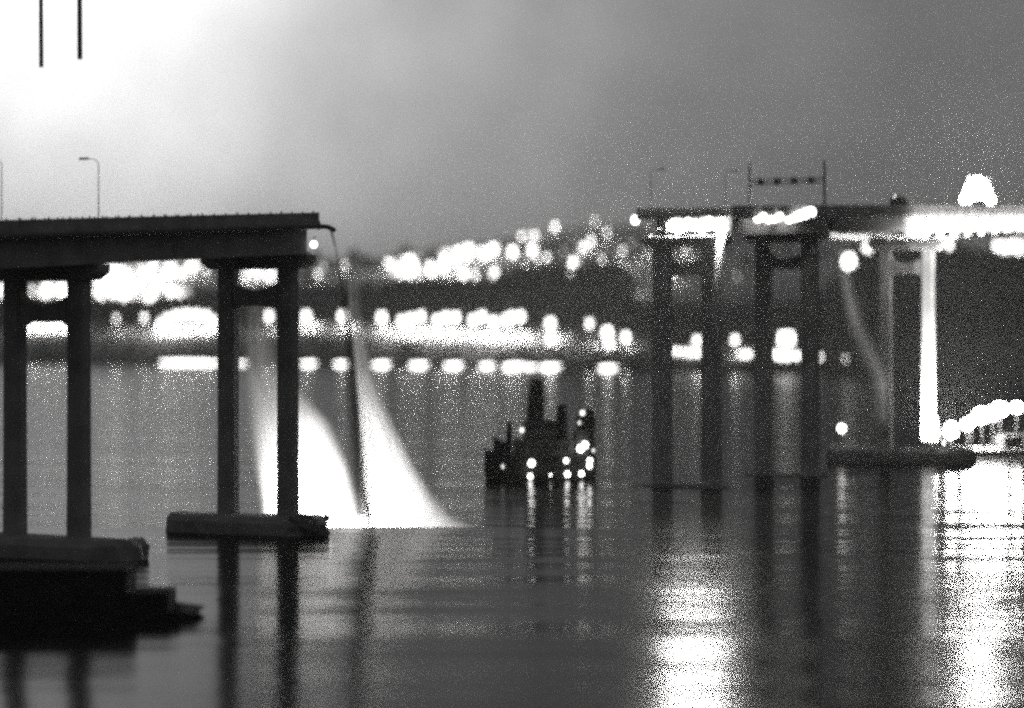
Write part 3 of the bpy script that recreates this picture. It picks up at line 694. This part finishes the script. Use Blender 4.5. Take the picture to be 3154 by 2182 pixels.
# floodlights on the footing of the broken pier, shining on the falling water
def spot(name, parent, loc, target, watts, deg, blend=.5, size=.6):
    d = bpy.data.lights.new(name, 'SPOT'); d.energy = watts; d.spot_size = math.radians(deg); d.spot_blend = blend; d.shadow_soft_size = size; d.color = (1, .985, .96)
    o = bpy.data.objects.new(name, d); COL.objects.link(o)
    o.location = loc; o.rotation_euler = (Vector(target) - Vector(loc)).to_track_quat('-Z', 'Y').to_euler()
    return o
FLH = ball_mesh('flood_bulb', .3, E_WORK)
for n, tgt, w, lb in ((0.4, (-30.5, 365, 6), 3.0e4, 'work floodlight on the broken pier footing, shining on the spray between its columns'), (7.6, (-17, 365, 6), 6.0e4, 'work floodlight on the broken pier footing, shining on the spray right of the columns')):
    q = BP(SPAN + 3.95, n, 1.0)
    r = thing('footing_floodlight', lb, 'floodlight', q)
    tubeo('stand', [(0, 0, 0), (0, 0, .7)], .06, M_DARKSTEEL, r, 6); tubeo('housing', [(-.2, -.35, .9), (.15, 0, .95)], .38, M_DARKSTEEL, r, 10); link('bulb', FLH, None, r, (.3, .25, 1.0))
    spot('footing_floodlight_beam', None, q + Vector((.6, .9, .9)), tgt, w, 130, .6, .35)

# ------------------------------------------------------------------ falling water
def drops(name, pos, rad, label):
    oct_v = np.array([(1, 0, 0), (-1, 0, 0), (0, 1, 0), (0, -1, 0), (0, 0, 1.6), (0, 0, -1.6)], float)
    oct_f = np.array([(0, 2, 4), (2, 1, 4), (1, 3, 4), (3, 0, 4), (2, 0, 5), (1, 2, 5), (3, 1, 5), (0, 3, 5)])
    n = len(pos)
    V = (pos[:, None, :] + oct_v[None] * rad[:, None, None]).reshape(-1, 3)
    Fc = (oct_f[None] + (np.arange(n) * 6)[:, None, None]).reshape(-1, 3)
    me = bpy.data.meshes.new(name); me.vertices.add(len(V)); me.vertices.foreach_set('co', V.ravel().astype(np.float32))
    me.loops.add(len(Fc) * 3); me.loops.foreach_set('vertex_index', Fc.ravel().astype(np.int32))
    me.polygons.add(len(Fc)); me.polygons.foreach_set('loop_start', np.arange(0, len(Fc) * 3, 3, dtype=np.int32)); me.polygons.foreach_set('loop_total', np.full(len(Fc), 3, np.int32))
    me.update(); me.validate()
    o = link(name, me, M_SPRAY); o['kind'] = 'stuff'; o['label'] = label; o['category'] = 'spray'
    return o
def plume(name, left_tab, right_tab, dens_tab, Y, thick, n, rad, label, soft=3):
    ya = min(q[0] for q in left_tab); yb = max(q[0] for q in left_tab)
    P = []; Rr = []
    dm = max(q[1] for q in dens_tab)
    wmax = max(interp(y, right_tab) - interp(y, left_tab) for y in np.linspace(ya, yb, 30))
    while len(P) < n:
        y = random.uniform(ya, yb); a = interp(y, left_tab); b = interp(y, right_tab)
        if random.random() * dm * wmax > interp(y, dens_tab) * (b - a): continue
        u = random.betavariate(1.25, 1.45) * 1.12 - .06
        x = a + (b - a) * u + random.gauss(0, 2 + soft * (y - ya) / (yb - ya)) + soft * 2.2 * random.random() ** 6
        yy = Y + random.gauss(0, thick / 2)
        q = at(x, y, yy); q.z = max(q.z, .05)
        P.append(q); Rr.append(rad * random.uniform(.5, 1.3))
    return drops(name, np.array(P), np.array(Rr), label)
YP = 360.0
def curtain_mat(name, tr, col, seed):
    m = bpy.data.materials.new(name); m.use_nodes = True; t = m.node_tree; t.nodes.clear()
    o_ = N(t, 'ShaderNodeOutputMaterial'); mix = N(t, 'ShaderNodeMixShader'); tp = N(t, 'ShaderNodeBsdfTransparent')
    m2 = N(t, 'ShaderNodeMixShader'); m2.inputs[0].default_value = tr
    a = N(t, 'ShaderNodeBsdfDiffuse'); b = N(t, 'ShaderNodeBsdfTranslucent'); a.inputs[0].default_value = b.inputs[0].default_value = (col, col, col, 1)
    t.links.new(a.outputs[0], m2.inputs[1]); t.links.new(b.outputs[0], m2.inputs[2])
    at_ = N(t, 'ShaderNodeAttribute', attribute_name='cover'); uv = N(t, 'ShaderNodeAttribute', attribute_name='fall')
    mp = N(t, 'ShaderNodeMapping'); mp.inputs['Scale'].default_value = (9, .9, 1); mp.inputs['Location'].default_value = (seed, seed * .7, 0); t.links.new(uv.outputs['Vector'], mp.inputs[0])
    nz = N(t, 'ShaderNodeTexNoise'); nz.inputs['Scale'].default_value = 1.0; nz.inputs['Detail'].default_value = 5.0; t.links.new(mp.outputs[0], nz.inputs['Vector'])
    mr = N(t, 'ShaderNodeMapRange'); mr.inputs[1].default_value = .3; mr.inputs[2].default_value = .7; mr.inputs[3].default_value = .45; mr.inputs[4].default_value = 1.25; t.links.new(nz.outputs[0], mr.inputs[0])
    mu = N(t, 'ShaderNodeMath', operation='MULTIPLY', use_clamp=True); t.links.new(at_.outputs['Fac'], mu.inputs[0]); t.links.new(mr.outputs[0], mu.inputs[1])
    t.links.new(mu.outputs[0], mix.inputs[0]); t.links.new(tp.outputs[0], mix.inputs[1]); t.links.new(m2.outputs[0], mix.inputs[2]); t.links.new(mix.outputs[0], o_.inputs[0])
    return m
def sst(a, b, x):
    t_ = min(max((x - a) / (b - a), 0), 1); return t_ * t_ * (3 - 2 * t_)
def curtain(name, label, lt, rt, dens, Y, layers, tr=.45, col=.9, el=.3, er=.4, depth=1.2, cat='spray'):
    """falling water: several thin wavy sheets one behind another, thinner towards their edges"""
    V, Fc, cov, fall = [], [], [], []
    ya, yb = lt[0][0], lt[-1][0]; nu, nv = 26, 36
    for l in range(layers):
        off = (l - (layers - 1) / 2) * depth; ph = random.uniform(0, 6); base = len(V); sh = random.uniform(-.06, .06)
        for j in range(nv + 1):
            y = ya + (yb - ya) * j / nv; a, b = interp(y, lt), interp(y, rt); d = interp(y, dens)
            for i in range(nu + 1):
                u = i / nu; x = a + (b - a) * (u * 1.1 - .05 + sh * j / nv)
                yy = Y + off + .35 * math.sin(u * 7 + ph) + .25 * math.sin(u * 17 + 2 * ph)
                q = at(x, y, Y); q.x *= yy / Y; q.y = yy; q.z = max(q.z, .03)
                V.append(q); cov.append(d * sst(0, el, u) * sst(0, er, 1 - u)); fall.append((u * (b - a) * .06, j / nv * 3, l * 3.1))
        for j in range(nv):
            for i in range(nu):
                k = base + j * (nu + 1) + i; Fc.append((k, k + 1, k + nu + 2, k + nu + 1))
    me = bpy.data.meshes.new(name); me.from_pydata(V, [], Fc); me.update()
    ca = me.attributes.new('cover', 'FLOAT', 'POINT'); ca.data.foreach_set('value', cov)
    fa = me.attributes.new('fall', 'FLOAT_VECTOR', 'POINT'); fa.data.foreach_set('vector', [c for f in fall for c in f])
    for p_ in me.polygons: p_.use_smooth = True
    o = link(name, me, curtain_mat(name + '_water', tr, col, random.uniform(0, 30))); o['kind'] = 'stuff'; o['label'] = label; o['category'] = cat
    return o
YP = 365.0
curtain('falling_spray', 'white sheet of falling spray behind the broken pier columns', [(640, 556), (740, 552), (830, 548), (950, 566), (1050, 584), (1130, 600), (1190, 606)], [(640, 592), (740, 612), (830, 640), (900, 700), (950, 745), (1050, 785), (1130, 805), (1190, 822)],
        [(640, .03), (740, .09), (830, .13), (920, .27), (1000, .55), (1100, .85), (1190, .9)], YP, 4, el=.34, er=.55)
curtain('falling_spray', 'glaring white fan of falling spray right of the dark water stream', [(620, 782), (700, 786), (830, 795), (950, 808), (1100, 822), (1160, 826), (1190, 770)], [(620, 810), (700, 820), (830, 842), (900, 866), (950, 888), (1050, 935), (1120, 980), (1165, 1020), (1190, 1075)],
        [(620, .03), (740, .08), (830, .13), (900, .26), (970, .5), (1080, .85), (1190, .9)], YP + .8, 4, el=.2, er=.75)
# dark stream falling from the torn pipe, in front of the lit spray
ST = ((520, 746, 6), (545, 753, 7), (590, 762, 9), (640, 770, 13), (690, 777, 16), (760, 786, 20), (860, 794, 30), (950, 803, 36), (1030, 812, 34), (1100, 820, 30), (1150, 828, 26), (1222, 834, 24))
curtain('water_stream', 'dark grey stream pouring from the torn pipe in front of the white spray', [(a, b - w * .75) for a, b, w in ST], [(a, b + w * .75) for a, b, w in ST], [(520, .9), (560, .25), (620, .35), (680, .6), (1150, .75), (1222, .2)], 351.5, 2, 0.0, .3, .5, .5, .3, 'water stream')  # dark water colour stands in for the stream being unlit
curtain('falling_spray', 'thin bright jet falling from the broken end of the right-hand deck', [(490, 1618), (560, 1612), (650, 1604), (760, 1600)], [(490, 1638), (560, 1631), (650, 1626), (760, 1628)], [(490, .5), (540, .4), (580, .25), (640, .1), (760, .03)], 461.0, 3, .45, .9, .4, .4, .4)
curtain('falling_spray', 'faint grey curve of spray drifting left of the floodlit column', [(560, 1880), (650, 1888), (730, 1902), (800, 1928), (860, 1955), (990, 1960)], [(560, 1914), (650, 1930), (730, 1956), (800, 1990), (860, 2020), (990, 2020)], [(560, .03), (700, .04), (800, .03), (850, .02), (900, .005), (990, .0)], 553.0, 3, .45, .9, .45, .45, .6)

# ------------------------------------------------------------------ pontoon with floodlights at the lit pier
PX, PY = 96.5, 590.0
pon = thing('floodlight_pontoon', 'low pontoon with glaring floodlights moored beside the floodlit column', 'pontoon', (PX, PY, 0), math.radians(18))
bxo('hull', (-11, -3.6, -.6), (11, 3.6, 1.5), M_STEEL, pon, .2); bxo('deck_plate', (-10.7, -3.3, 1.504), (10.7, 3.3, 1.62), M_PALE, pon)
bxo('deck_cabin', (5, -2, 1.63), (9.5, 2, 4.2), M_DARKSTEEL, pon, .1)
for x in np.arange(-9, 10, 4.5): tubeo('mooring_bollard', [(x, -2.9, 1.6), (x, -2.9, 2.3)], .22, M_DARKSTEEL, pon)
PG = ball_mesh('floodlight_head', 1.0, E_FLOOD, 1, 1, .8)
for x, y, z in ((-9.5, 1.5, 5.0), (-7.3, -2.2, 5.0), (-5.2, 1.8, 6.0), (-3, -1, 6.6), (-.8, 1.5, 7.2), (1.4, 1, 8.4), (3.4, 0, 8.8), (5.6, 1, 9.6), (9.0, 0, 10.0)):
    tubeo('floodlight_stand', [(x, y, 1.6), (x, y, z)], .1, M_DARKSTEEL, pon, 6); link('floodlight_head', PG, None, pon, (x, y, z)).scale = (rnd.uniform(.9, 1.9),) * 3
rotz = Matrix.Rotation(math.radians(18), 4, 'Z')
def pl(q): return rotz @ Vector(q) + Vector((PX, PY, 0))
E_WASH = emit('added_wash_lens_light', 130.0)
WM = lens_mesh('added_wash_lens', [(-1.6, -.5), (1.6, -.5), (1.6, .5), (-1.6, .5)], .2, E_WASH)
for i, L in enumerate(np.arange(257, 345, 8.0)):  # lamps added to whiten the girder web
    r = thing('added_washlight', ORD[i] + ' added wash light from the left, whitening the floodlit deck side', 'floodlight', BP(L, 11.4, ztop(L) - 5.6), math.atan2(S_, C_), 'added wash lights along the floodlit girder')
    o = link('lens', WM, None, r); o.rotation_euler = (math.radians(104), 0, 0)
    tubeo('outrigger', [(0, -.3, .5), (0, .3, 2.8), (0, 2.6, 3.9)], .07, M_STEEL, r, 6)
q = BP(L5 - 3.1, 9.2, 2.9)
r = thing('footing_floodlight', 'floodlight at the near tip of the lit pier footing, aimed at its column', 'floodlight', q)
tubeo('stand', [(0, 0, 0), (0, 0, .9)], .07, M_DARKSTEEL, r, 6); tubeo('housing', [-NV * -.3 + Vector((0, 0, 1.1)), NV * -.2 + Vector((0, 0, 1.2))], .42, M_DARKSTEEL, r, 10); link('bulb', FLH, None, r, NV * -.4 + Vector((0, 0, 1.25)))
spot('column_floodlight', None, q - NV * .9 + Vector((0, 0, 1.3)), BP(L5, COLD / 2, 20), 5e5, 140, .3, .05)
bm = bmesh.new(); prism(bm, [(-.4, .4), (.4, .4), (.4, 6.5), (-.4, 6.5)], lambda u, t, z: AX * u - NV * t + Vector((0, 0, z)), 1.9, 1.97); build('light_shield', bm, M_DARKSTEEL, r)  # plate added to keep the beam off the far column
# small lamp on the left end of the lit pier's cap
cp = BP(L5, -13.6, 2.9)
lp = thing('cap_lamp', 'round lamp standing on the left tip of the floodlit pier footing', 'lamp', cp)
link('post', pole_mesh('cap_lamp_post', 3.4, .12, M_STEEL), None, lp); link('lamp_head', ball_mesh('cap_lamp_head', .75, E_BOAT), None, lp, (0, 0, 3.6))

# ------------------------------------------------------------------ dark stepped barge at the left
bY = 247.0
bl = at(-130, 1390, bY).x; br = at(445, 1390, bY).x
ba = thing('stepped_barge', 'low dark barge with stepped deckhouse in the lower left corner', 'barge', (0, bY, 0))
s1 = at(298, 1390, bY).x; s2 = at(388, 1390, bY).x
bm = bmesh.new(); prism(bm, [(bl, -.8), (br - 1.2, -.8), (br + .3, .55), (s2, .9), (bl, .9)], lambda u, t, z: (u, t, z), -4, 4); build('hull', bm, M_HULL, ba, .08)
bxo('hatch_house', (s1, -3.2, .904), (s2, 3.2, 2.3), M_HULL, ba, .12)
dk = bxo('deckhouse', (bl + 2, -3.3, .904), (s1 - .05, 3.3, 4.1), M_HULL, ba, .12)
for x in np.arange(bl + 4, s1 - 1.5, 2.6): bxo('window', (x, -3.34, 2.6), (x + 1.1, -3.303, 3.4), M_GLASS, dk)
bxo('deckhouse_roof', (bl + 1.7, -3.6, 4.104), (s1 + .2, 3.6, 4.35), M_HULL, dk, .04)
for x in (s2 + .8, br - 1.4): tubeo('mooring_bollard', [(x, -2.8, .8), (x, -2.8, 1.5)], .2, M_DARKSTEEL, ba)

# fallen concrete at the foot of the broken pier
for i, (x, y, sz, lb) in enumerate(((690, 1172, 2.0, 'biggest block of fallen concrete at the foot of the broken pier'), (706, 1184, 1.5, 'fallen concrete block at the right tip of the broken pier footing'), (722, 1192, 1.1, 'smallest fallen block, farthest out from the broken pier footing'))):
    q = at(x, y, 348.5 - i * .6)
    bm = bmesh.new(); bmesh.ops.create_icosphere(bm, subdivisions=2, radius=sz)
    for v in bm.verts:
        v.co = Vector((v.co.x * 1.3, v.co.y, v.co.z * .75)); v.co *= 1 + .28 * math.sin(v.co.x * 3.1 + i) * math.cos(v.co.z * 4.3 + v.co.y * 2.2)
    o = build('concrete_rubble', bm, M_RUBBLE); o.location = (q.x, q.y, max(q.z, 0) * .6); o.rotation_euler = (.3 * i, .2, i); tag(o, lb, 'rubble', 'fallen concrete at the pier foot')

# crane whose falls hang into the top left corner
cr_b = BP(-26, -3, ztop(-26) - 1.08)
cr = thing('crane', 'crane on the left deck whose two dark falls hang into the top left corner', 'crane', (0, 0, 0))
jt = at(205, -40, 318)
bxo('carrier', (cr_b.x - 3, cr_b.y - 1.5, cr_b.z), (cr_b.x + 3, cr_b.y + 1.5, cr_b.z + 2.6), M_DARKSTEEL, cr, .15)
bm = bmesh.new()
for dx in (-.6, .6):
    for dy in (-.6, .6): tube(bm, [cr_b + Vector((dx, dy, 2.5)), Vector((cr_b.x + dx, cr_b.y + dy, jt.z + 2))], .14, 6)
build('mast', bm, M_DARKSTEEL, cr)
j0 = Vector((cr_b.x, cr_b.y, jt.z + 1.2))
tubeo('jib_chord', [j0, jt + Vector((0, 0, 1.0))], .22, M_DARKSTEEL, cr); tubeo('jib_chord', [j0 + Vector((0, 0, 1.4)), jt + Vector((0, 0, 1.5))], .18, M_DARKSTEEL, cr)
d_ = (jt - j0)
for x, y, r_ in ((93, 152, .24), (180, 134, .28)):
    b = at(x, y, 316); a = at(x - 1, -46, 316)
    tubeo('crane_fall', [(a.x, a.y, jt.z + 1.1), (b.x, b.y, b.z)], r_, M_DARKSTEEL, cr)

# ------------------------------------------------------------------ haze box round the camera and everything built
hz_o = bxo('haze', (-3000, -300, -12), (3000, 9500, 330), M_HAZE); hz_o['kind'] = 'stuff'; hz_o['label'] = 'thin night haze over river and town'
